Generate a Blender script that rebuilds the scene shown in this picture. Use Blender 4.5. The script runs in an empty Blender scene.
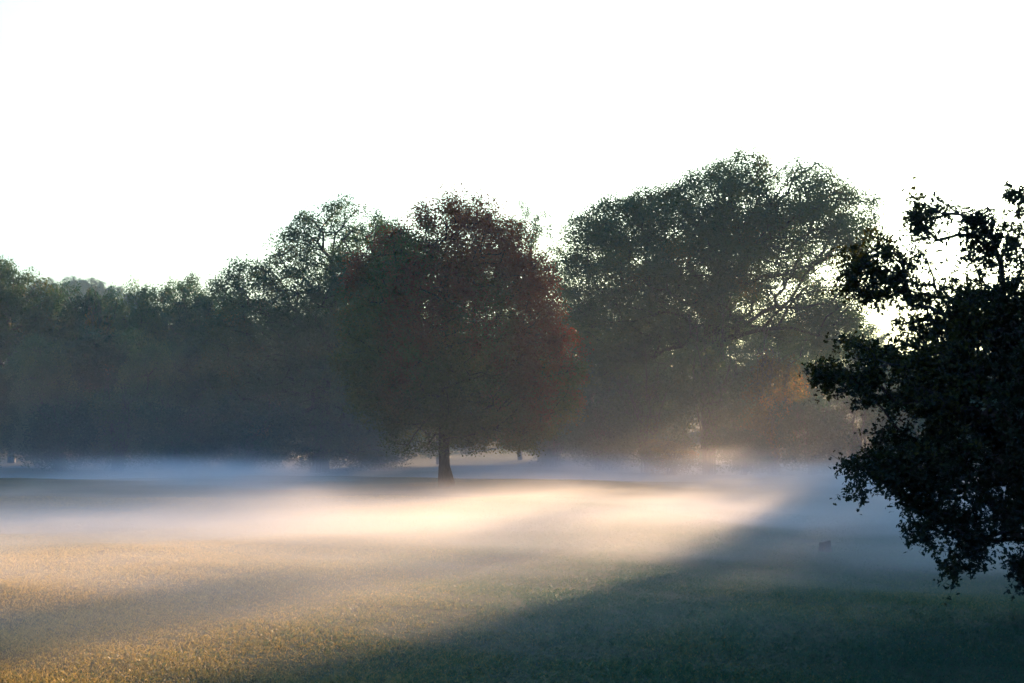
import bpy, math, random
import numpy as np
from mathutils import Vector

scene = bpy.context.scene
COL = scene.collection
F = 2000.0            # focal length in pixels of the 1024 px wide frame
HZ = 430.0            # row of the horizon
AZ, EL = math.radians(21.5), math.radians(6.5)      # the sun
sun_dir = Vector((math.sin(AZ) * math.cos(EL), math.cos(AZ) * math.cos(EL), math.sin(EL)))

# ------------------------------------------------------------------ terrain
_YC = np.array([-900, -60, 0, 20, 31, 45, 60, 80, 100, 112, 130, 160, 190, 240, 320, 420, 900], float)
_ZC = np.array([-6, -5.2, -4.6, -4.2, -4.0, -3.75, -3.5, -3.08, -2.68, -2.72, -3.15, -3.0, -2.4, 0.5, 6, 11, 14], float)

def sstep(a, b, x):
    t = np.clip((x - a) / (b - a), 0, 1)
    return t * t * (3 - 2 * t)

def ground_z(x, y):
    x = np.asarray(x, float); y = np.asarray(y, float)
    z = (np.interp(y - 5, _YC, _ZC) + np.interp(y - 2, _YC, _ZC) + np.interp(y + 2, _YC, _ZC) + np.interp(y + 5, _YC, _ZC)) / 4
    z = z - 0.75 * sstep(2, 12, x) * sstep(40, 62, y) * (1 - sstep(95, 125, y))
    z = z + .055 * np.maximum(0, -x) * (1 - sstep(35, 75, y)) * sstep(-40, 10, y) * (1 - sstep(30, 120, -x))
    z = z + 2.5 * sstep(0, 30, x) * sstep(150, 200, y)
    z = z + 0.16 * np.sin(x * 0.16 + 0.7 + y * 0.05) * np.sin(y * 0.13 + 1.1) * sstep(20, 40, y)
    z = z + 0.05 * np.sin(x * 0.61 + 2.0) * np.sin(y * 0.47 - x * .2)
    z = z + 24 * np.exp(-((x + 140) / 75) ** 2 - ((y - 650) / 110) ** 2)
    return z

def gz(x, y):
    return float(ground_z(x, y))

def px2x(px, Y):
    return (px - 512.0) / F * Y

def px2z(py, Y):
    return (HZ - py) / F * Y

# ------------------------------------------------------------------ materials
def new_mat(name):
    m = bpy.data.materials.new(name)
    m.use_nodes = True
    nt = m.node_tree
    nt.nodes.clear()
    return m, nt, nt.nodes.new('ShaderNodeOutputMaterial')

def node(nt, t, **kw):
    n = nt.nodes.new(t)
    for k, v in kw.items():
        setattr(n, k, v)
    return n

def ramp(nt, stops, interp='LINEAR'):
    r = nt.nodes.new('ShaderNodeValToRGB')
    r.color_ramp.interpolation = interp
    el = r.color_ramp.elements
    while len(el) < len(stops):
        el.new(0.5)
    for e, (p, c) in zip(el, stops):
        e.position = p
        e.color = (*c, 1)
    return r

def foliage_mat(name, stops, transl=0.3, second=None, rough=0.6, spec=0.12, glow=1.25):
    """stops: colours over the per-leaf 'tint' attribute; second: colours of the turned (autumn)
    leaves, chosen by the per-leaf 'turned' attribute."""
    m, nt, out = new_mat(name)
    at = node(nt, 'ShaderNodeAttribute', attribute_name='tint')
    r = ramp(nt, stops)
    nt.links.new(at.outputs['Fac'], r.inputs['Fac'])
    col = r.outputs['Color']
    if second:
        at2 = node(nt, 'ShaderNodeAttribute', attribute_name='turned')
        r2 = ramp(nt, second)
        nt.links.new(at.outputs['Fac'], r2.inputs['Fac'])
        mx = node(nt, 'ShaderNodeMix', data_type='RGBA')
        nt.links.new(at2.outputs['Fac'], mx.inputs[0])
        nt.links.new(col, mx.inputs[6]); nt.links.new(r2.outputs['Color'], mx.inputs[7])
        col = mx.outputs[2]
    b = node(nt, 'ShaderNodeBsdfPrincipled')
    b.inputs['Roughness'].default_value = rough
    b.inputs['Specular IOR Level'].default_value = spec
    nt.links.new(col, b.inputs['Base Color'])
    t = node(nt, 'ShaderNodeBsdfTranslucent')
    hs = node(nt, 'ShaderNodeHueSaturation')
    hs.inputs['Saturation'].default_value = 1.15
    hs.inputs['Value'].default_value = glow
    nt.links.new(col, hs.inputs['Color']); nt.links.new(hs.outputs['Color'], t.inputs['Color'])
    ms = node(nt, 'ShaderNodeMixShader')
    ms.inputs[0].default_value = transl
    nt.links.new(b.outputs[0], ms.inputs[1]); nt.links.new(t.outputs[0], ms.inputs[2])
    nt.links.new(ms.outputs[0], out.inputs['Surface'])
    return m

def bark_mat(name, c1, c2):
    m, nt, out = new_mat(name)
    tc = node(nt, 'ShaderNodeTexCoord')
    mp = node(nt, 'ShaderNodeMapping'); mp.inputs['Scale'].default_value = (9, 9, 1.6)
    nt.links.new(tc.outputs['Object'], mp.inputs['Vector'])
    n = node(nt, 'ShaderNodeTexNoise'); n.inputs['Scale'].default_value = 1.6; n.inputs['Detail'].default_value = 5
    nt.links.new(mp.outputs[0], n.inputs['Vector'])
    r = ramp(nt, [(0.35, c1), (0.7, c2)])
    nt.links.new(n.outputs['Fac'], r.inputs['Fac'])
    b = node(nt, 'ShaderNodeBsdfPrincipled'); b.inputs['Roughness'].default_value = 0.9
    b.inputs['Specular IOR Level'].default_value = 0.15
    nt.links.new(r.outputs['Color'], b.inputs['Base Color'])
    bp = node(nt, 'ShaderNodeBump'); bp.inputs['Strength'].default_value = 0.6; bp.inputs['Distance'].default_value = 0.04
    nt.links.new(n.outputs['Fac'], bp.inputs['Height']); nt.links.new(bp.outputs[0], b.inputs['Normal'])
    nt.links.new(b.outputs[0], out.inputs['Surface'])
    return m

M = {}
M['maple'] = foliage_mat('maple_leaves', [(0, (.042, .072, .020)), (.6, (.080, .115, .032)), (1, (.125, .125, .036))], .32,
                         second=[(0, (.16, .036, .026)), (.6, (.25, .062, .036)), (1, (.30, .11, .04))])
M['oak'] = foliage_mat('oak_leaves', [(0, (.026, .062, .022)), (.6, (.052, .100, .034)), (.93, (.080, .085, .020)), (1, (.16, .11, .025))], .2)
M['wood'] = foliage_mat('woodland_leaves', [(0, (.014, .048, .024)), (.6, (.032, .088, .038)), (1, (.085, .13, .04))], .18)
M['ash'] = foliage_mat('olive_leaves', [(0, (.030, .062, .024)), (.6, (.060, .105, .036)), (1, (.10, .09, .025))], .22)
M['lime'] = foliage_mat('light_green_leaves', [(0, (.040, .090, .034)), (.6, (.070, .130, .045)), (1, (.14, .16, .045))], .2)
M['gold'] = foliage_mat('yellowing_leaves', [(0, (.05, .055, .014)), (.45, (.09, .075, .018)), (.8, (.20, .12, .02)), (1, (.28, .10, .02))], .4)
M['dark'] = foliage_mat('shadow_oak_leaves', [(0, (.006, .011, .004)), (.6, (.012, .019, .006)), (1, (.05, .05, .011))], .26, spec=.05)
M['bark'] = bark_mat('grey_bark', (.035, .03, .026), (.11, .10, .09))
M['bark_dark'] = bark_mat('dark_bark', (.015, .013, .011), (.05, .045, .04))

# ground: short turf, some of it dry
def ground_material():
    m, nt, out = new_mat('turf')
    tc = node(nt, 'ShaderNodeTexCoord')
    n1 = node(nt, 'ShaderNodeTexNoise'); n1.inputs['Scale'].default_value = 0.16; n1.inputs['Detail'].default_value = 6; n1.inputs['Roughness'].default_value = .65
    n2 = node(nt, 'ShaderNodeTexNoise'); n2.inputs['Scale'].default_value = 7.0; n2.inputs['Detail'].default_value = 6; n2.inputs['Roughness'].default_value = .75
    for n in (n1, n2):
        nt.links.new(tc.outputs['Object'], n.inputs['Vector'])
    sx = node(nt, 'ShaderNodeSeparateXYZ'); nt.links.new(tc.outputs['Object'], sx.inputs[0])
    dr = node(nt, 'ShaderNodeMapRange', interpolation_type='SMOOTHSTEP')            # drier to the left, with the golden sunlight there put into the colour
    for i, q in enumerate((-11, 6, .26, -.08)): dr.inputs[1 + i].default_value = q
    nt.links.new(sx.outputs[0], dr.inputs[0])
    ad = node(nt, 'ShaderNodeMath', operation='ADD'); nt.links.new(n1.outputs['Fac'], ad.inputs[0]); nt.links.new(dr.outputs[0], ad.inputs[1])
    r1 = ramp(nt, [(.30, (.018, .050, .030)), (.55, (.040, .064, .030)), (.85, (.15, .11, .04))])
    r2 = ramp(nt, [(.25, (.35, .35, .35)), (.75, (1.3, 1.25, 1.15))])
    nt.links.new(ad.outputs[0], r1.inputs['Fac']); nt.links.new(n2.outputs['Fac'], r2.inputs['Fac'])
    mx = node(nt, 'ShaderNodeMix', data_type='RGBA', blend_type='MULTIPLY'); mx.inputs[0].default_value = 1
    nt.links.new(r1.outputs['Color'], mx.inputs[6]); nt.links.new(r2.outputs['Color'], mx.inputs[7])
    b = node(nt, 'ShaderNodeBsdfPrincipled'); b.inputs['Roughness'].default_value = .95; b.inputs['Specular IOR Level'].default_value = .1
    nt.links.new(mx.outputs[2], b.inputs['Base Color'])
    bp = node(nt, 'ShaderNodeBump'); bp.inputs['Strength'].default_value = 1.0; bp.inputs['Distance'].default_value = .14
    nt.links.new(n2.outputs['Fac'], bp.inputs['Height']); nt.links.new(bp.outputs[0], b.inputs['Normal'])
    nt.links.new(b.outputs[0], out.inputs['Surface'])
    return m
M['turf'] = ground_material()
M['blade'] = foliage_mat('grass_blades', [(0, (.020, .060, .036)), (.35, (.040, .080, .040)), (.7, (.20, .15, .055)), (1, (.36, .26, .11))], .5, rough=.5, spec=.22, glow=1.6)

# ------------------------------------------------------------------ mesh helpers
def mesh_from(name, verts, faces_flat, sizes, mat, attrs=None, smooth=False):
    me = bpy.data.meshes.new(name)
    nv = len(verts); nl = len(faces_flat); nf = len(sizes)
    me.vertices.add(nv); me.vertices.foreach_set('co', np.ascontiguousarray(verts, dtype=np.float32).ravel())
    me.loops.add(nl); me.loops.foreach_set('vertex_index', np.ascontiguousarray(faces_flat, dtype=np.int32))
    me.polygons.add(nf)
    st = np.concatenate([[0], np.cumsum(sizes)[:-1]]).astype(np.int32)
    me.polygons.foreach_set('loop_start', st)
    me.polygons.foreach_set('use_smooth', np.full(nf, smooth, dtype=bool))
    for k, v in (attrs or {}).items():
        a = me.attributes.new(k, 'FLOAT', 'FACE')
        a.data.foreach_set('value', np.ascontiguousarray(v, dtype=np.float32))
    me.update(calc_edges=True)
    me.materials.append(mat)
    return me

def link(name, data, parent=None, loc=None):
    o = bpy.data.objects.new(name, data)
    COL.objects.link(o)
    if parent is not None:
        o.parent = parent
    if loc is not None:
        o.location = loc
    return o

def tag(o, label=None, cat=None, group=None, kind=None):
    if label: o['label'] = label
    if cat: o['category'] = cat
    if group: o['group'] = group
    if kind: o['kind'] = kind
    return o

def root(name, loc, label, cat, group=None):
    o = bpy.data.objects.new(name, None)
    o.empty_display_size = .5
    COL.objects.link(o)
    o.location = loc
    return tag(o, label, cat, group)

def tubes(A, B, ra, rb, sides=6):
    """tapered tubes from points A to points B, all in one go"""
    A = np.asarray(A, float); B = np.asarray(B, float)
    n = len(A)
    d = B - A
    L = np.linalg.norm(d, axis=1, keepdims=True) + 1e-9
    d = d / L
    B = B + d * np.minimum(np.asarray(rb)[:, None] * .6, L * .2)
    ref = np.where(np.abs(d[:, 2:3]) > .9, np.array([[1., 0, 0]]), np.array([[0., 0, 1]]))
    u = np.cross(d, ref); u /= np.linalg.norm(u, axis=1, keepdims=True) + 1e-9
    v = np.cross(d, u)
    ang = np.arange(sides) / sides * 2 * math.pi
    c = np.cos(ang)[None, :, None]; s = np.sin(ang)[None, :, None]
    ring = u[:, None, :] * c + v[:, None, :] * s
    va = A[:, None, :] + ring * np.asarray(ra)[:, None, None]
    vb = B[:, None, :] + ring * np.asarray(rb)[:, None, None]
    verts = np.concatenate([va, vb], axis=1).reshape(-1, 3)
    base = (np.arange(n) * 2 * sides)[:, None]
    i = np.arange(sides); j = (i + 1) % sides
    q = np.stack([i, j, j + sides, i + sides], axis=1).reshape(1, -1)
    return verts, (base + q).ravel(), np.full(n * sides, 4)

def leaves(cent, length, width, rng, up=0.35, shape='rhomb', droop=0.0):
    n = len(cent)
    nrm = rng.normal(size=(n, 3)); nrm[:, 2] = np.abs(nrm[:, 2]) + up
    nrm /= np.linalg.norm(nrm, axis=1, keepdims=True)
    t = rng.normal(size=(n, 3)); t[:, 2] -= droop
    t -= nrm * np.sum(t * nrm, axis=1, keepdims=True)
    t /= np.linalg.norm(t, axis=1, keepdims=True) + 1e-9
    s = np.cross(nrm, t)
    k = rng.uniform(.65, 1.25, size=(n, 1))
    L = length * k * .5; W = width * k * .5
    if shape == 'rhomb':
        pts = [(-1, 0, 0), (-.1, 1, .12), (1, 0, -.1), (-.1, -1, .12)]
    else:      # lobed broad leaf, slightly folded and bent
        pts = [(-1, 0, 0), (-.55, .75, .10), (-.15, .45, .05), (.2, 1.0, .12), (.45, .5, 0), (1, 0, -.25),
               (.45, -.5, 0), (.2, -1.0, .12), (-.15, -.45, .05), (-.55, -.75, .10)]
    vs = [cent + t * L * a + s * W * b + nrm * L * c for a, b, c in pts]
    verts = np.stack(vs, axis=1).reshape(-1, 3)
    m = len(pts)
    return verts, np.arange(n * m), np.full(n, m)

# ------------------------------------------------------------------ trees
def inside(poly, p):
    x, y = p[:, 0], p[:, 1]
    r = np.zeros(len(p), bool)
    for (x1, y1), (x2, y2) in zip(poly, np.roll(poly, -1, axis=0)):
        c = ((y1 > y) != (y2 > y)) & (x < (x2 - x1) * (y - y1) / (y2 - y1 + 1e-12) + x1)
        r ^= c
    return r

def edge_dist(poly, p):
    d = np.full(len(p), 1e9)
    for a, b in zip(poly, np.roll(poly, -1, axis=0)):
        ab = b - a
        t = np.clip(((p - a) @ ab) / (ab @ ab + 1e-12), 0, 1)
        d = np.minimum(d, np.linalg.norm(p - a - t[:, None] * ab, axis=1))
    return d

def sample_outline(poly_px, Y, base, n, rng, depth, margin=.25, shell=.6):
    """points in the solid whose side view is the outline; base = world (x, y, z) of the trunk foot"""
    poly = np.array([(px2x(a, Y) - base[0], px2z(b, Y) - base[2]) for a, b in poly_px])
    lo, hi = poly.min(0), poly.max(0)
    out = np.zeros((0, 3))
    probe = rng.uniform(lo, hi, size=(4000, 2)); probe = probe[inside(poly, probe)]
    dm = edge_dist(poly, probe).max()
    while len(out) < n:
        p = rng.uniform(lo, hi, size=(n * 3, 2))
        p = p[inside(poly, p)]
        e = edge_dist(poly, p)
        p = p[e > margin]; e = e[e > margin]
        q = np.clip(e / dm, 0, 1)
        th = depth * np.sqrt(np.clip(1 - (1 - q) ** 2, 0.02, 1))
        u = rng.uniform(-1, 1, size=len(p))
        sh = rng.uniform(size=len(p)) < shell
        u = np.where(sh, np.sign(u) * (1 - (1 - np.abs(u)) * .35), u)
        keep = rng.uniform(size=len(p)) < th / depth * .8 + .2
        out = np.concatenate([out, np.stack([p[:, 0], u * th, p[:, 1]], 1)[keep]])
    return out[:n]

def sample_blob(h, r, zlo, n, rng, lobes=7, flat=1.0, shell=.6, top=1.0):
    """points in an uneven crown: main egg plus lobes that stick out"""
    pts = []
    hc = h - zlo
    cs = [(0, 0, zlo + hc * .48, r * .78, hc * .5)]
    for i in range(lobes):
        a = i * 2.4 + rng.uniform(-.4, .4); k = rng.uniform(.35, .7); zz = zlo + hc * rng.uniform(.22, .86)
        cs.append((math.cos(a) * r * k, math.sin(a) * r * k, zz, r * rng.uniform(.3, .48), hc * rng.uniform(.13, .22)))
    vol = np.array([c[3] ** 2 * c[4] for c in cs]); vol[0] *= .7; vol /= vol.sum()
    which = rng.choice(len(cs), size=n, p=vol)
    d = rng.normal(size=(n, 3)); d /= np.linalg.norm(d, axis=1, keepdims=True)
    rad = np.where(rng.uniform(size=n) < shell, rng.uniform(.8, 1.0, n), rng.uniform(size=n) ** (1 / 3))
    c = np.array(cs)[which]
    p = c[:, :3] + d * rad[:, None] * np.stack([c[:, 3], c[:, 3], c[:, 4]], 1)
    p[:, 2] = np.clip(p[:, 2], zlo * .8, None)
    return p

def skeleton(trunk_pts, clumps, rng, bias=.55):
    """joins every clump to the trunk through its cheapest neighbour; returns nodes, parents"""
    P = [np.array(p, float) for p in trunk_pts]
    par = [-1] + list(range(len(trunk_pts) - 1))
    cost = [0.0]
    for i in range(1, len(P)):
        cost.append(cost[-1] + .35 * np.linalg.norm(P[i] - P[i - 1]))
    first = max(1, int(len(trunk_pts) * .35))
    ntr = len(P)
    blocked = np.zeros(ntr, bool); blocked[:first] = True
    tp = np.array(P)
    dist0 = np.min(np.linalg.norm(clumps[:, None, :] - tp[None, first:], axis=2), axis=1)
    order = np.argsort(dist0)
    cap = ntr + 2 * len(clumps)
    N = np.zeros((cap, 3)); N[:ntr] = tp
    C = np.full(cap, 1e9); C[:ntr] = cost; C[:first] = 1e8
    k = ntr
    is_end = np.zeros(cap, bool)
    for ci in order:
        p = clumps[ci]
        d = p - N[:k]
        L = np.linalg.norm(d, axis=1) + 1e-6
        rise = d[:, 2] / L
        pen = np.where(rise < -.15, (-.15 - rise) * 1.2, 0)
        c = L * (1 + pen) + bias * C[:k]
        j = int(np.argmin(c))
        mid = (p + N[j]) * .5 + rng.normal(size=3) * L[j] * .06 + np.array([0, 0, L[j] * .05])
        N[k] = mid; par.append(j); C[k] = C[j] + L[j] * .5
        N[k + 1] = p; par.append(k); C[k + 1] = C[j] + L[j]
        is_end[k + 1] = True
        k += 2
    return N[:k], np.array(par), is_end[:k]

def branch_mesh(name, N, par, r_trunk, r_tip, mat, sides=6, power=.42, extra=None, flare=1.35):
    n = len(N)
    w = np.ones(n) * .3
    order = np.arange(n)[::-1]
    for i in order:
        if par[i] >= 0:
            w[par[i]] += w[i]
    r = r_tip * (w / .3) ** power
    r = np.minimum(r * (r_trunk / r[0]) ** (np.log(w / .3 + 1) / np.log(w[0] / .3 + 1)), r_trunk)
    idx = np.where(par >= 0)[0]
    A = N[par[idx]]; B = N[idx]
    ra = np.minimum(r[par[idx]], r[idx] * 1.5 + .005)
    trunk0 = idx[0]
    ra[0] = r[0] * flare
    v, f, s = tubes(A, B, ra, r[idx], sides)
    if extra is not None:
        v2, f2, s2 = tubes(*extra, sides=3)
        f = np.concatenate([f, f2 + len(v)]); s = np.concatenate([s, s2]); v = np.concatenate([v, v2])
    return mesh_from(name, v, f, s, mat, smooth=True)

def noise3(p, seed, scale):
    r = np.random.default_rng(seed)
    v = np.zeros(len(p))
    for i in range(6):
        k = r.normal(size=3) * scale
        v += np.sin(p @ k + r.uniform(0, 6.28))
    return v / 3.0

def make_crown(name, cl, per, rc, leaf, mat, rng, seed, shape='rhomb', up=.35, flatten=.75, droop=0., turned=None, weights=None, aspect=.62):
    n = len(cl)
    cnt = np.full(n, per) if weights is None else np.maximum((per * weights).astype(int), 3)
    which = np.repeat(np.arange(n), cnt)
    sz = rng.uniform(.7, 1.35, n)[which]
    off = rng.normal(size=(len(which), 3)); off /= np.linalg.norm(off, axis=1, keepdims=True)
    off *= (rng.uniform(size=(len(which), 1)) ** .45) * np.array([1, 1, flatten]) * rc * sz[:, None]
    off[:, 2] -= .35 * rc * ((off[:, :2] / rc) ** 2).sum(1)
    p = cl[which] + off
    v, f, s = leaves(p, leaf, leaf * aspect, rng, up, shape, droop)
    tint = np.clip(.45 + .28 * noise3(cl, seed, .9)[which] + rng.normal(size=n)[which] * .15 + rng.normal(size=len(p)) * .06, 0, 1)
    at = {'tint': tint}
    if turned is not None:
        at['turned'] = np.clip(turned(p) + rng.normal(size=len(p)) * .07, 0, 1)
    return mesh_from(name, v, f, s, mat, at)

def trunk_line(h, rng, n=9, lean=(0, 0), wob=.02):
    z = np.linspace(0, h, n)
    x = lean[0] * (z / h) ** 1.3 + np.cumsum(rng.normal(size=n)) * wob * (z > 0)
    y = lean[1] * (z / h) ** 1.3 + np.cumsum(rng.normal(size=n)) * wob * (z > 0)
    return np.stack([x, y, z], 1)

# ---- the maple on the meadow
def build_maple():
    rng = np.random.default_rng(11)
    Y = 100.0
    bx = px2x(447, Y); b = (bx, Y, gz(bx, Y))
    poly = [(445, 187), (424, 203), (410, 216), (378, 236), (345, 260), (340, 296), (344, 330), (332, 362), (337, 383), (360, 415),
            (382, 434), (390, 452), (415, 449), (436, 454), (465, 446), (484, 448), (528, 450), (560, 428), (579, 407), (585, 373),
            (582, 330), (562, 306), (553, 267), (538, 238), (514, 213), (489, 199), (465, 186)]
    cl = sample_outline(poly, Y, b, 1300, rng, 6.0, margin=.2)
    r = root('maple_tree', b, 'broad round maple turning red at the crown, standing alone on the misty meadow', 'tree')
    tl = trunk_line(10.5, rng, 12, (.15, 0), .03)
    N, par, _ = skeleton(tl, cl, rng, .35)
    link('trunk', branch_mesh('maple_trunk', N, par, .31, .010, M['bark_dark'], flare=1.7), r)
    def turned(p):
        g = p[:, 2] / 15.0
        v = (g - .50) * 3.0 + .8 * noise3(p, 5, .9) + .09 * p[:, 0] + .25
        return .9 * sstep(-.1, 1.0, v)
    hfrac = cl[:, 2] / 15.0
    w = np.where(hfrac > .72, .7, 1.0)
    link('crown', make_crown('maple_crown', cl, 165, .72, .135, M['maple'], rng, 3, turned=turned, weights=w), r)

# ---- the big oak behind it
def build_oak():
    rng = np.random.default_rng(21)
    Y = 150.0
    bx = px2x(706, Y); b = (bx, Y, gz(bx, Y))
    poly = [(560, 240), (570, 216), (590, 203), (615, 198), (640, 190), (662, 189), (680, 175), (700, 162), (740, 151), (765, 155), (790, 153),
            (822, 163), (850, 178), (873, 198), (884, 225), (868, 255), (876, 300), (856, 338), (822, 350), (790, 350), (764, 334), (722, 346),
            (680, 348), (640, 375), (600, 385), (574, 345), (557, 290)]
    cl = sample_outline(poly, Y, b, 1750, rng, 9.5, margin=.3)
    r = root('oak_tree', b, 'largest tree, a huge domed green oak above the bushes with sky showing through one side', 'tree')
    for hx, hy, hr in ((800, 331, 1.1), (846, 274, .6), (772, 300, .5)):     # gaps through the crown that let sunlight in
        c0 = np.array([px2x(hx, Y) - b[0], 0, px2z(hy, Y) - b[2]])
        sd = np.array(sun_dir)
        q = cl - c0
        cl = cl[np.linalg.norm(q - (q @ sd)[:, None] * sd, axis=1) > hr + .8]
    tl = trunk_line(15, rng, 12, (1.2, 0), .06)
    N, par, _ = skeleton(tl, cl, rng, .3)
    link('trunk', branch_mesh('oak_trunk', N, par, .6, .02, M['bark_dark']), r)
    low = sample_outline([(768, 332), (800, 300), (850, 296), (872, 325), (856, 350), (820, 358), (786, 356)], Y, b, 95, rng, 5.0, margin=.3)
    holes = noise3(cl, 9, .45)
    w = np.where((cl[:, 0] > 2.5) & (holes > .2), .25, 1.0)
    cl = np.concatenate([cl, low]); w = np.concatenate([w, np.full(len(low), .9)])
    link('crown', make_crown('oak_crown', cl, 230, 1.12, .17, M['oak'], rng, 4, weights=w), r)

# ---- the tall tree on the other side of the maple
def build_mid():
    rng = np.random.default_rng(31)
    Y = 150.0
    bx = px2x(322, Y); b = (bx, Y, gz(bx, Y))
    poly = [(345, 196), (325, 205), (300, 214), (290, 228), (270, 236), (264, 256), (240, 260), (214, 274), (203, 293), (213, 316), (196, 340),
            (202, 380), (208, 425), (225, 462), (400, 465), (432, 400), (432, 260), (410, 232), (396, 215), (372, 203)]
    cl = sample_outline(poly, Y, b, 1150, rng, 7.0, margin=.3)
    r = root('oak_tree', b, 'tall spreading green tree rising beside the red maple, sloping down towards the low woods', 'tree', None)
    tl = trunk_line(14, rng, 12, (.6, 0), .06)
    N, par, _ = skeleton(tl, cl, rng, .3)
    link('trunk', branch_mesh('spreading_trunk', N, par, .5, .02, M['bark_dark']), r)
    w = np.where((cl[:, 2] > 14) & (noise3(cl, 19, .6) > .25), .25, 1.0)
    link('crown', make_crown('spreading_crown', cl, 210, 1.0, .175, M['oak'], rng, 14, weights=w), r)

# ---- the near oak in black shade
def build_near():
    rng = np.random.default_rng(41)
    Y = 42.0
    bx = px2x(1112, Y); b = (bx, Y, gz(bx, Y))
    lobes = [
        ([(838, 262), (848, 236), (868, 212), (888, 226), (905, 245), (925, 262), (932, 300), (915, 335), (880, 322), (858, 302), (845, 292)], 56, .9, .62),
        ([(906, 206), (926, 190), (950, 198), (957, 212), (945, 226), (932, 240), (936, 275), (918, 268), (910, 236)], 30, .7, .34),
        ([(930, 270), (985, 262), (990, 330), (960, 350), (925, 335)], 30, 1.2, .3),
        ([(925, 300), (1000, 285), (1005, 362), (925, 362)], 56, 1.4, .75),
        ([(958, 216), (975, 205), (990, 222), (997, 248), (985, 268), (968, 252), (958, 236)], 24, .7, .5),
        ([(808, 372), (822, 345), (840, 334), (858, 328), (880, 343), (920, 333), (960, 345), (985, 380), (970, 445), (900, 436), (878, 412), (850, 403), (835, 400), (818, 390)], 115, 1.7, .8),
        ([(1005, 205), (1010, 188), (1035, 178), (1070, 175), (1060, 230), (1030, 225)], 22, 1.0, .8),
        ([(985, 252), (1006, 228), (1040, 215), (1090, 150), (1180, 130), (1270, 190), (1330, 300), (1330, 450), (1260, 560), (1170, 585), (1100, 595),
          (1060, 588), (1024, 570), (1000, 545), (985, 520), (940, 480), (930, 420), (950, 360), (962, 300)], 900, 4.2, 1.0),
        ([(841, 492), (848, 452), (880, 425), (930, 425), (980, 470), (990, 545), (974, 572), (946, 580), (933, 545), (912, 548), (900, 522), (893, 490), (870, 486), (852, 504)], 140, 1.7, .8),
        ([(1003, 592), (1012, 560), (1030, 545), (1075, 560), (1075, 600), (1030, 600)], 26, .9, .8),
        ([(985, 300), (1060, 280), (1080, 560), (1010, 540), (985, 480)], 170, 2.2, 1.0),
    ]
    cls, ws = [], []
    for poly, n, dep, wt in lobes:
        c = sample_outline(poly, Y, b, n, rng, dep, margin=.10, shell=.5)
        cls.append(c); ws.append(np.full(n, wt))
    cl = np.concatenate(cls); w = np.concatenate(ws)
    def at(px, py, dy=0.):
        return np.array([px2x(px, Y) - b[0], dy, px2z(py, Y) - b[2]])
    r = root('oak_tree', b, 'black shaded oak with drooping leafy limbs, closest tree, reaching over the dark grass', 'tree')
    tl = [np.zeros(3), at(1108, 560), at(1100, 500), at(1095, 440), at(1100, 380), at(1110, 320), at(1118, 260)]
    guide = [at(1060, 470), at(1015, 478), at(975, 470), at(948, 440), at(934, 400), at(928, 350), at(928, 310), at(934, 275), at(938, 240)]
    N, par, _ = skeleton(tl, np.concatenate([np.array(guide), cl]), rng, .22)
    # twigs inside each clump that carry the leaves
    n = len(cl); k = 7
    which = np.repeat(np.arange(n), k)
    d = rng.normal(size=(n * k, 3)); d[:, 2] = d[:, 2] * .7 - .12
    d /= np.linalg.norm(d, axis=1, keepdims=True)
    ln = rng.uniform(.22, .56, size=(n * k, 1))
    T0 = cl[which]; T1 = T0 + d * ln
    link('trunk', branch_mesh('near_trunk', N, par, .36, .006, M['bark_dark'], sides=7, power=.40, extra=(T0, T1, np.full(n * k, .007), np.full(n * k, .003))), r)
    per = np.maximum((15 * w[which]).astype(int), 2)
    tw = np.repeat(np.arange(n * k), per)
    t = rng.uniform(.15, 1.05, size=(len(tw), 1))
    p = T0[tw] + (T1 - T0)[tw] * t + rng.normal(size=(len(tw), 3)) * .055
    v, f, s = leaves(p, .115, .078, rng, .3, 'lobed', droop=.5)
    sunny = sstep(3.0, 6.0, p[:, 2]) * (1 - sstep(-4.2, -2.4, p[:, 0]))     # sunlit glow of the high outer leaves, put into their tint
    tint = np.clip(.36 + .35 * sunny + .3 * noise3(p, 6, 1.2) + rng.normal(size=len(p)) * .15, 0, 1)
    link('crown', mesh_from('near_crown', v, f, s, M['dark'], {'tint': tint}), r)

# ---- kinds of woodland tree and shrub that are copied
KINDS = {}
def wood_kind(key, seed, h, r, zlo, n, per, rc, leaf, mat, name, lobes=8, shell=.6):
    rng = np.random.default_rng(seed)
    cl = sample_blob(h, r, zlo, n, rng, lobes, shell=shell)
    tl = trunk_line(h * .72, rng, 9, (rng.uniform(-.5, .5), rng.uniform(-.5, .5)), .08)
    N, par, _ = skeleton(tl, cl, rng, .35)
    tr = branch_mesh(key + '_trunk', N, par, .016 * h + .05, .015, M['bark'], sides=5)
    cr = make_crown(key + '_crown', cl, per, rc, leaf, mat, rng, seed)
    KINDS[key] = (name, tr, cr, h, r, 'trunk', 'crown')

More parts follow.
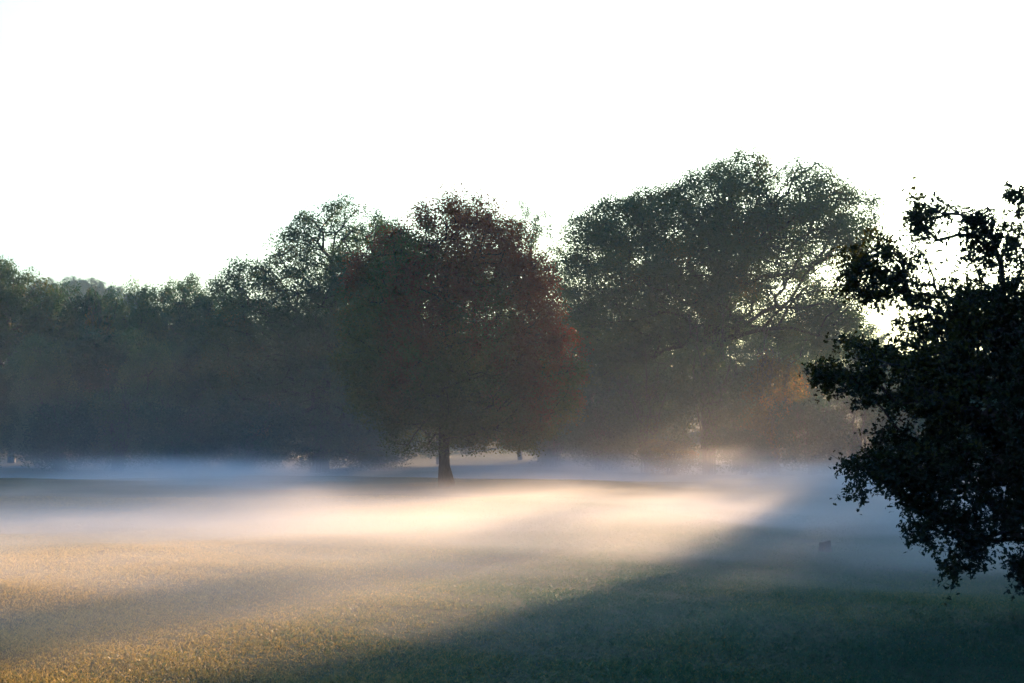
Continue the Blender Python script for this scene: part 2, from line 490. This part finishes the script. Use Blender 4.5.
def shrub_kind(key, seed, h, r, n, per, rc, leaf, mat, name, bare=0.0):
    rng = np.random.default_rng(seed)
    cl = sample_blob(h, r, .25, n, rng, 7, shell=.65)
    A, B, ra, rb = [], [], [], []
    for i in range(16):
        a = rng.uniform(0, 6.28); rr = r * rng.uniform(.25, .85)
        p0 = np.array([rng.normal() * .2, rng.normal() * .2, 0.])
        tip = np.array([math.cos(a) * rr, math.sin(a) * rr, h * rng.uniform(.75, 1.0 + bare * .2)])
        segs = 6
        pts = [p0 + (tip - p0) * np.array([(j / segs) ** 1.5, (j / segs) ** 1.5, j / segs]) + rng.normal(size=3) * .05 * j for j in range(segs + 1)]
        r0 = .055 * h / 6 + .015
        for j in range(segs):
            A.append(pts[j]); B.append(pts[j + 1]); ra.append(r0 * (1 - j / segs * .8)); rb.append(r0 * (1 - (j + 1) / segs * .8))
            for q in range(3):
                e = pts[j + 1] + rng.normal(size=3) * h * .06 + np.array([0, 0, h * .07])
                A.append(pts[j + 1]); B.append(e); ra.append(r0 * .3); rb.append(r0 * .12)
    v, f, s = tubes(np.array(A), np.array(B), np.array(ra), np.array(rb), 5)
    tr = mesh_from(key + '_stems', v, f, s, M['bark'], smooth=True)
    cr = make_crown(key + '_leaves', cl, per, rc, leaf, mat, rng, seed)
    KINDS[key] = (name, tr, cr, h, r, 'stems', 'foliage')

def place(key, px, Y, top_py, half_px, rot, label, cat='tree', group=None, dz=0.):
    """a copy of a kind whose top reaches row top_py and whose crown is 2*half_px wide"""
    name, tr, cr, h, r, tn, cn = KINDS[key]
    x = px2x(px, Y); z = gz(x, Y) + dz
    H = px2z(top_py, Y) - z
    W = half_px / F * Y
    o = root(name, (x, Y, z), label, cat, group)
    o.rotation_euler = (0, 0, rot)
    o.scale = (W / r, W / r, H / h)
    link(tn, tr, o); link(cn, cr, o)
    return o

build_maple(); build_oak(); build_mid(); build_near()

wood_kind('roundwood', 101, 17, 5.5, 1.2, 420, 130, 1.0, .23, M['wood'], 'woodland_tree')
wood_kind('tallwood', 102, 19, 4.6, 1.5, 400, 130, 1.0, .23, M['ash'], 'woodland_tree', lobes=10)
wood_kind('widewood', 103, 14, 6.2, .6, 420, 130, 1.05, .23, M['lime'], 'woodland_tree', lobes=11)
wood_kind('airywood', 104, 24, 6.5, 5, 420, 90, 1.0, .22, M['ash'], 'airy_tree', lobes=12, shell=.75)
wood_kind('highwood', 106, 18, 2.4, 11.8, 150, 70, .9, .24, M['wood'], 'slender_tree', lobes=9)
wood_kind('slimwood', 105, 18, 2.0, 1.5, 200, 80, .9, .24, M['wood'], 'slender_tree', lobes=9)
shrub_kind('greenbush', 111, 5, 3.4, 190, 80, .8, .2, M['wood'], 'shrub')
shrub_kind('olivebush', 112, 7, 3.6, 170, 60, .85, .2, M['ash'], 'shrub', bare=.6)
shrub_kind('goldbush', 113, 7, 3.0, 150, 60, .8, .2, M['gold'], 'shrub', bare=.4)

GW = 'woodland trees across the far edge of the meadow'
# px, Y, top row, half width px, kind, label
WOODS = [
    (12, 172, 255, 46, 'tallwood', 'sunlit-topped olive tree at the tall end of the low woods, cut by the frame edge'),
    (40, 182, 280, 36, 'roundwood', 'round-topped tree of the low woods, beside the tall one cut by the frame edge'),
    (62, 190, 302, 46, 'widewood', 'low tree in the dip of the woods just under the distant hilltop trees'),
    (82, 176, 277, 36, 'roundwood', 'compact dark tree whose top stands in front of the distant hill'),
    (112, 192, 292, 38, 'tallwood', 'half-hidden tree filling the notch behind the compact dark one'),
    (137, 178, 277, 40, 'widewood', 'bushy tree with a two-bumped top, fourth along the low woods'),
    (172, 182, 274, 34, 'tallwood', 'narrow pointed tree between two bushy tops of the low woods'),
    (196, 176, 279, 36, 'roundwood', 'round tree at the end of the low woods, next to the tall spreading tree'),
    (228, 190, 285, 44, 'widewood', 'tree mostly hidden behind the drooping side of the tall spreading tree'),
    (38, 158, 332, 48, 'widewood', 'low front tree with leaves down to the mist, below the round-topped one'),
    (98, 160, 322, 46, 'roundwood', 'olive front tree of the low woods beneath the patch of yellow leaves'),
    (152, 157, 340, 44, 'widewood', 'low dark front tree between the olive one and the spreading tree'),
    (204, 160, 336, 40, 'roundwood', 'low front tree tucked against the foot of the tall spreading tree'),
    (282, 186, 300, 48, 'widewood', 'low dark tree seen under the limbs of the tall spreading tree'),
    (345, 184, 290, 48, 'roundwood', 'dark tree between the tall spreading tree and the red maple'),
    (395, 178, 210, 34, 'tallwood', 'dark pointed tree showing just over the shoulder of the red maple'),
    (470, 205, 188, 50, 'airywood', 'pale airy tree peeping over the very top of the red maple'),
    (530, 210, 193, 44, 'airywood', 'thin pale tree with open crown in the gap between maple and huge oak'),
    (440, 170, 330, 60, 'widewood', 'dark low tree hidden behind the trunk side of the red maple'),
    (520, 176, 318, 50, 'widewood', 'dark tree low in the gap between the red maple and the huge oak'),
    (590, 182, 300, 56, 'roundwood', 'dim tree standing behind the near side of the huge oak'),
    (660, 186, 290, 56, 'widewood', 'dim tree behind the trunk of the huge oak'),
    (735, 186, 310, 56, 'widewood', 'dim broad tree behind the sparse side of the huge oak'),
    (774, 190, 316, 40, 'roundwood', 'dark tree closing the gap beneath the right limbs of the huge oak'),
    (812, 184, 323, 46, 'widewood', 'dim tree behind the outer limbs of the huge oak'),
    (866, 186, 322, 28, 'tallwood', 'slim hazy tree at the outer edge of the huge oak'),
    (900, 182, 350, 46, 'widewood', 'low hazy tree seen between the huge oak and the black shaded oak'),
    (955, 184, 350, 50, 'roundwood', 'low hazy tree glimpsed through the top twigs of the black shaded oak'),
    (1040, 186, 336, 60, 'widewood', 'low hazy tree behind the black shaded oak at the frame edge'),
    (-14, 138, 354, 34, 'roundwood', 'small dark tree close to the meadow, just its rounded side in frame'),
]
for i, (px, Y, top, hw, k, lab) in enumerate(WOODS):
    place(k, px, Y, top, hw, i * 1.7, lab, 'tree', GW)

# far hilltop trees
for i, (px, top) in enumerate([(22, 283), (40, 276), (58, 281), (76, 275), (94, 278), (112, 284), (6, 285), (132, 290)]):
    place('roundwood' if i % 2 else 'tallwood', px, 606 + 8 * (i % 3), top, 14 + (i * 5) % 4, i * 2.1,
          'faint grey tree on the distant hilltop above the low woods', 'tree', 'faint trees on the distant hilltop')

# shrubs under the oak
SH = [
    (600, 147, 400, 42, 'greenbush', 'dim green bush at the edge of the huge oak, nearest the red maple'),
    (648, 145, 372, 46, 'olivebush', 'olive bush with bare shoots below the lowest limbs of the huge oak'),
    (708, 141, 338, 46, 'olivebush', 'tall many-stemmed bush with pale upright stems in front of the huge oak'),
    (772, 143, 356, 40, 'goldbush', 'tall bush with yellow and orange leaves beneath the huge oak'),
    (812, 140, 398, 42, 'greenbush', 'low dark green bush beside the yellowing bush'),
    (858, 143, 394, 40, 'olivebush', 'olive bush between the dark green bush and the black shaded oak'),
    (905, 118, 398, 40, 'greenbush', 'green bush half hidden behind the limbs of the black shaded oak'),
    (968, 117, 384, 44, 'greenbush', 'tall green bush glimpsed through the middle of the black shaded oak'),
    (1030, 116, 366, 44, 'greenbush', 'tall green bush behind the black shaded oak at the frame edge'),
    (672, 138, 440, 30, 'goldbush', 'small pale golden bush rising from the bright mist'),
    (745, 137, 428, 30, 'greenbush', 'small low bush between the many-stemmed bush and the dark green one'),
    (556, 160, 388, 40, 'greenbush', 'dim bush in the gap just past the red maple'),
    (380, 152, 400, 50, 'greenbush', 'shadowy bush behind the maple trunk and below the tall spreading tree'),
    (60, 146, 402, 44, 'greenbush', 'shadowy bush under the low woods, second from the small dark tree'),
    (120, 148, 392, 46, 'olivebush', 'shadowy bush with bare shoots under the low woods'),
    (180, 146, 404, 46, 'greenbush', 'shadowy bush under the end of the low woods'),
    (250, 146, 398, 50, 'greenbush', 'shadowy bush at the foot of the tall spreading tree'),
    (316, 147, 410, 44, 'olivebush', 'shadowy bush with bare shoots at the foot of the tall spreading tree'),
    (95, 166, 316, 22, 'goldbush', 'small patch of yellow leaves glowing in the low woods'),
]
for i, (px, Y, top, hw, k, lab) in enumerate(SH):
    place(k, px, Y, top, hw, i * 1.3 + .4, lab, 'bush', 'bushes along the foot of the woods')

# trees beyond the frame that shade the meadow, plus two added light blockers
for i, (x, y, h, r, k) in enumerate([(48.0, 155, 19, 5.2, 'roundwood'), (55, 153, 19, 6, 'widewood'), (62, 150, 20, 6.5, 'roundwood'), (47, 118, 17, 6, 'widewood'),
                                     (49, 104, 18, 6.5, 'roundwood'), (44, 90, 16, 6, 'widewood'), (42, 76, 15, 5.5, 'roundwood'), (52.7, 190, 20, 1.7, 'highwood'), (33.0, 150, 10.5, 1.9, 'slimwood'), (28.4, 151, 7.6, 1.3, 'slimwood'), (60, 116, 18, 7, 'widewood'), (40, 118, 18, 5.5, 'widewood')]):
    name, tr, cr, h0, r0, tn, cn = KINDS[k]
    lab = 'tree of the belt beyond the black shaded oak, outside the frame'
    if x == 33.0: lab = 'slender young tree added behind the thick middle of the black shaded oak to shade the mist'
    if x == 28.4: lab = 'low slender tree added behind the outermost limbs of the black shaded oak to shade the mist'
    o = root(name, (x, y, gz(x, y)), lab, 'tree', 'belt of trees beside the meadow')
    o.rotation_euler = (0, 0, i * 1.9); o.scale = (r / r0, r / r0, h / h0)
    link(tn, tr, o); link(cn, cr, o)

# unseen wood added behind the camera to block sky light from the back
for i in range(22):
    x = -66 + (i % 11) * 13 + (i // 11) * 6.0; y = -17 - 11 * (i // 11) - abs(x) * .05 + (i * 7 % 5)
    k = ('widewood', 'roundwood', 'tallwood')[i % 3]
    name, tr, cr, h0, r0, tn, cn = KINDS[k]
    o = root(name, (x, y, gz(x, y)), 'unseen tree added at the back of the viewpoint to block sky light', 'tree', 'unseen wood added behind the viewpoint')
    o.rotation_euler = (0, 0, i * 1.9); q = 7.6 / r0; o.scale = (q, q, (23 + i % 4) / h0)
    link(tn, tr, o); link(cn, cr, o)

# ------------------------------------------------------------------ ground sheet
def build_ground():
    xs = np.concatenate([-np.geomspace(60, 900, 45)[::-1], np.linspace(-59, 59, 180), np.geomspace(60, 900, 30)])
    ys = np.concatenate([-np.geomspace(10, 900, 22)[::-1], np.linspace(-9, 20, 16), np.linspace(20.5, 170, 300), np.geomspace(171, 900, 80)])
    X, Yg = np.meshgrid(xs, ys)
    rng = np.random.default_rng(2)
    Z = ground_z(X, Yg)
    v = np.stack([X.ravel(), Yg.ravel(), Z.ravel()], 1)
    nx, ny = len(xs), len(ys)
    i, j = np.meshgrid(np.arange(nx - 1), np.arange(ny - 1))
    a = (j * nx + i).ravel()
    f = np.stack([a, a + 1, a + nx + 1, a + nx], 1).ravel()
    me = mesh_from('ground', v, f, np.full(len(a), 4), M['turf'], smooth=True)
    tag(link('ground', me), 'rolling meadow of short green and dry grass', None, None, 'structure')
build_ground()

# ------------------------------------------------------------------ grass
def build_grass():
    rng = np.random.default_rng(7)
    n = 400000
    Yb = 25.5 + rng.uniform(size=n) ** 1.5 * 62
    Xb = rng.uniform(-1, 1, n) * (Yb * .262 + 4)
    q = np.stack([Xb, Yb * .6, Xb * 0], 1)
    patch = noise3(q, 77, .55); fine = noise3(q, 78, 2.4)
    keep = rng.uniform(size=n) < np.clip(.8 + .1 * patch + .2 * fine, .45, 1)
    Xb, Yb, patch, fine = Xb[keep], Yb[keep], patch[keep], fine[keep]
    n = len(Xb); k = 3
    w = np.repeat(np.arange(n), k)
    m = len(w)
    sc = np.clip(.95 + .25 * fine + .10 * patch, .7, 1.5)[w] * rng.uniform(.6, 1.4, m)
    x = Xb[w] + rng.normal(size=m) * .04; y = Yb[w] + rng.normal(size=m) * .04
    z = ground_z(x, y) - .003
    h = .034 * sc
    lean = rng.normal(size=(m, 2)) * .022 * sc[:, None]
    a = rng.uniform(0, math.pi, m)
    wd = .0052 * (1 + (y - 26) / 45)
    dx, dy = np.cos(a) * wd, np.sin(a) * wd
    v = np.stack([np.stack([x - dx, y - dy, z], 1), np.stack([x + dx, y + dy, z], 1),
                  np.stack([x + lean[:, 0] + dx * .4, y + lean[:, 1] + dy * .4, z + h], 1),
                  np.stack([x + lean[:, 0] * 1.3 - dx * .2, y + lean[:, 1] * 1.3 - dy * .2, z + h * 1.05], 1)], 1).reshape(-1, 3)
    dry = .52 * (1 - sstep(-9, 4, x + 2.5 * patch[w]))  # dry straw at left, strengthened to put golden sunlight into the blades
    tint = np.clip(.22 + dry + .10 * patch[w] + rng.normal(size=m) * .16, 0, 1)
    me = mesh_from('grass', v, np.arange(m * 4), np.full(m, 4), M['blade'], {'tint': tint})
    tag(link('grass', me), 'short uneven tufts of meadow grass', None, None, 'stuff')
build_grass()

# ------------------------------------------------------------------ the stump
def build_stump():
    Y = 67.0
    x = px2x(824, Y); z = gz(x, Y)
    rng = np.random.default_rng(5)
    r = root('tree_stump', (x, Y, z), 'small dark square-cut stump alone on the shaded grass', 'stump')
    n = 20
    rows = [(0.25, -.06), (.205, .05), (.185, .16), (.18, .28), (.172, .345)]
    v, f, s = [], [], []
    prof = [1 + .10 * math.cos(4 * 2 * math.pi * i / n + .6) + rng.normal() * .035 for i in range(n)]
    for q, (rr, zz) in enumerate(rows):
        for i in range(n):
            a = 2 * math.pi * i / n
            px, py = math.cos(a) * rr * prof[i], math.sin(a) * rr * prof[i]
            v.append((px, py, zz + (px * .22 if q == len(rows) - 1 else 0)))
    for q in range(len(rows) - 1):
        for i in range(n):
            j = (i + 1) % n
            f += [q * n + i, q * n + j, (q + 1) * n + j, (q + 1) * n + i]; s.append(4)
    link('bark', mesh_from('stump_bark', np.array(v), np.array(f), np.array(s), M['bark_dark'], smooth=True), r)
    tv = [(p[0] * .97, p[1] * .97, p[2] + .004) for p in v[-n:]] + [(0, 0, .352)]
    tf, ts = [], []
    for i in range(n):
        tf += [i, (i + 1) % n, n]; ts.append(3)
    link('cut_top', mesh_from('stump_top', np.array(tv), np.array(tf), np.array(ts), M['bark']), r)
build_stump()

# ------------------------------------------------------------------ air: even haze, and mist lying on the meadow
def box_mesh(name, lo, hi, mat):
    x0, y0, z0 = lo; x1, y1, z1 = hi
    v = np.array([(x0, y0, z0), (x1, y0, z0), (x1, y1, z0), (x0, y1, z0), (x0, y0, z1), (x1, y0, z1), (x1, y1, z1), (x0, y1, z1)], float)
    f = np.array([0, 3, 2, 1, 4, 5, 6, 7, 0, 1, 5, 4, 1, 2, 6, 5, 2, 3, 7, 6, 3, 0, 4, 7])
    return mesh_from(name, v, f, np.full(6, 4), mat)

HAZE_D = 0.00026
m, nt, out = new_mat('haze_air')
pv = node(nt, 'ShaderNodeVolumePrincipled')
pv.inputs['Color'].default_value = (.52, .80, 1.0, 1)
pv.inputs['Density'].default_value = HAZE_D
pv.inputs['Anisotropy'].default_value = 0.0
nt.links.new(pv.outputs[0], out.inputs['Volume'])
tag(link('haze', box_mesh('haze', (-910, -910, -8.5), (910, 910, 62), m)), 'thin even morning haze', None, None, 'stuff')

MIST_D = 0.068
TAIL_D = 0.0026; TAIL_H = 3.6
m, nt, out = new_mat('mist_air')
geo = node(nt, 'ShaderNodeNewGeometry')
sep = node(nt, 'ShaderNodeSeparateXYZ')
nt.links.new(geo.outputs['Position'], sep.inputs[0])
def math_n(op, a, b=None, c=None, clamp=False):
    n = node(nt, 'ShaderNodeMath', operation=op, use_clamp=clamp)
    for i, q in enumerate((a, b, c)):
        if q is None: continue
        if isinstance(q, (int, float)): n.inputs[i].default_value = q
        else: nt.links.new(q, n.inputs[i])
    return n.outputs[0]
def mrange(v, a, b, c, d):
    n = node(nt, 'ShaderNodeMapRange', interpolation_type='SMOOTHSTEP')
    nt.links.new(v, n.inputs[0])
    for i, q in enumerate((a, b, c, d)): n.inputs[1 + i].default_value = q
    return n.outputs[0]
mp = node(nt, 'ShaderNodeMapping'); mp.inputs['Scale'].default_value = (.075, .055, .30)
nt.links.new(geo.outputs['Position'], mp.inputs['Vector'])
nz = node(nt, 'ShaderNodeTexNoise'); nz.inputs['Scale'].default_value = 1.0; nz.inputs['Detail'].default_value = 3.0
nt.links.new(mp.outputs[0], nz.inputs['Vector'])
# noise lifts and lowers the top of the layer
# the layer follows the slope that rises to the left in the near meadow
rise = math_n('MULTIPLY', math_n('MAXIMUM', math_n('MULTIPLY', sep.outputs['X'], -.07), 0.0), mrange(sep.outputs['Y'], 35, 75, 1.0, 0.0))
zrel = math_n('SUBTRACT', sep.outputs['Z'], rise)
zt = math_n('MULTIPLY_ADD', nz.outputs['Fac'], -5.5, zrel)       # z - 5.5*noise  (noise ~ .5)
lay = mrange(zt, -6.6, -3.7, 1.0, 0.0)
thick = math_n('MULTIPLY', lay, lay)
near = mrange(math_n('MULTIPLY_ADD', sep.outputs['X'], -.85, sep.outputs['Y']), 20, 80, 0.0, 1.0)
far = mrange(sep.outputs['Y'], 140, 172, 1.0, 0.0)
# a thin upper part that thins out with height
ztop = math_n('MULTIPLY_ADD', nz.outputs['Fac'], -6.0, sep.outputs['Z'])
tail = math_n('MULTIPLY', math_n('POWER', 2.718, math_n('MULTIPLY', math_n('ADD', ztop, 6.0), -1 / TAIL_H)), TAIL_D)
tail = math_n('MULTIPLY', math_n('MINIMUM', tail, TAIL_D * 1.6), mrange(sep.outputs['Z'], 6.0, 12.5, 1.0, 0.0))
tail = math_n('MULTIPLY', tail, math_n('MULTIPLY', mrange(sep.outputs['Y'], 42, 90, 0.0, 1.0), math_n('MAXIMUM', mrange(sep.outputs['Y'], 104, 136, 1.0, .15), mrange(sep.outputs['X'], -10, 4, 1.0, .15))))
low = math_n('MULTIPLY', math_n('MULTIPLY', thick, near), MIST_D)
mp2 = node(nt, 'ShaderNodeMapping'); mp2.inputs['Scale'].default_value = (.05, .16, .55); mp2.inputs['Rotation'].default_value = (0, 0, .5)
nt.links.new(geo.outputs['Position'], mp2.inputs['Vector'])
nz2 = node(nt, 'ShaderNodeTexNoise'); nz2.inputs['Scale'].default_value = 1.0; nz2.inputs['Detail'].default_value = 3.0
nz2.inputs['Distortion'].default_value = .6
nt.links.new(mp2.outputs[0], nz2.inputs['Vector'])
low = math_n('MULTIPLY', low, mrange(nz2.outputs['Fac'], .34, .66, .25, 1.75))
d = math_n('MULTIPLY', math_n('ADD', low, tail), far)
pv = node(nt, 'ShaderNodeVolumePrincipled')
pv.inputs['Color'].default_value = (.93, .94, .96, 1)
pv.inputs['Anisotropy'].default_value = .25
nt.links.new(d, pv.inputs['Density'])
nt.links.new(pv.outputs[0], out.inputs['Volume'])
m.cycles.volume_step_rate = .3
tag(link('mist', box_mesh('mist', (-62, 29, -6.5), (50, 172, 12.6), m)), 'low white mist lying on the meadow', None, None, 'stuff')

# ------------------------------------------------------------------ light
sl = bpy.data.lights.new('sun', 'SUN')
sl.energy = 5.0; sl.angle = math.radians(.5); sl.color = (1.0, .63, .35)
so = bpy.data.objects.new('sun', sl); COL.objects.link(so)
so.rotation_euler = sun_dir.to_track_quat('Z', 'Y').to_euler()

w = bpy.data.worlds.new('World'); scene.world = w
w.use_nodes = True
nt = w.node_tree
bg = nt.nodes['Background']
sky = nt.nodes.new('ShaderNodeTexSky')
sky.sky_type = 'NISHITA'
sky.sun_disc = False
sky.sun_elevation = EL
sky.sun_rotation = AZ
sky.air_density = 1.0; sky.dust_density = 4.5; sky.ozone_density = 3.0
tint = nt.nodes.new('ShaderNodeMix'); tint.data_type = 'RGBA'; tint.blend_type = 'MULTIPLY'
tint.inputs[0].default_value = 1.0
tint.inputs[7].default_value = (.70, 1.03, 1.30, 1)
nt.links.new(sky.outputs[0], tint.inputs[6])
nt.links.new(tint.outputs[2], bg.inputs['Color'])
bg.inputs['Strength'].default_value = .12

# ------------------------------------------------------------------ camera and render settings
cd = bpy.data.cameras.new('camera')
cd.sensor_width = 36.0; cd.lens = F * 36.0 / 1024.0
cd.clip_end = 4000; cd.clip_start = .1
cam = bpy.data.objects.new('camera', cd); COL.objects.link(cam)
cam.location = (0, 0, 0)
cam.rotation_euler = (math.radians(90) + math.atan((HZ - 341.5) / F), 0, 0)
scene.camera = cam

scene.view_settings.view_transform = 'Standard'
scene.view_settings.look = 'None'
scene.view_settings.exposure = 2.1
scene.view_settings.gamma = 1.0
scene.render.engine = 'CYCLES'
cy = scene.cycles
cy.use_denoising = True
cy.max_bounces = 6; cy.diffuse_bounces = 3; cy.glossy_bounces = 2; cy.transmission_bounces = 3; cy.volume_bounces = 0
cy.transparent_max_bounces = 8
cy.volume_max_steps = 256
cy.adaptive_threshold = .025
cy.adaptive_min_samples = 12
cy.sample_clamp_indirect = 6.0
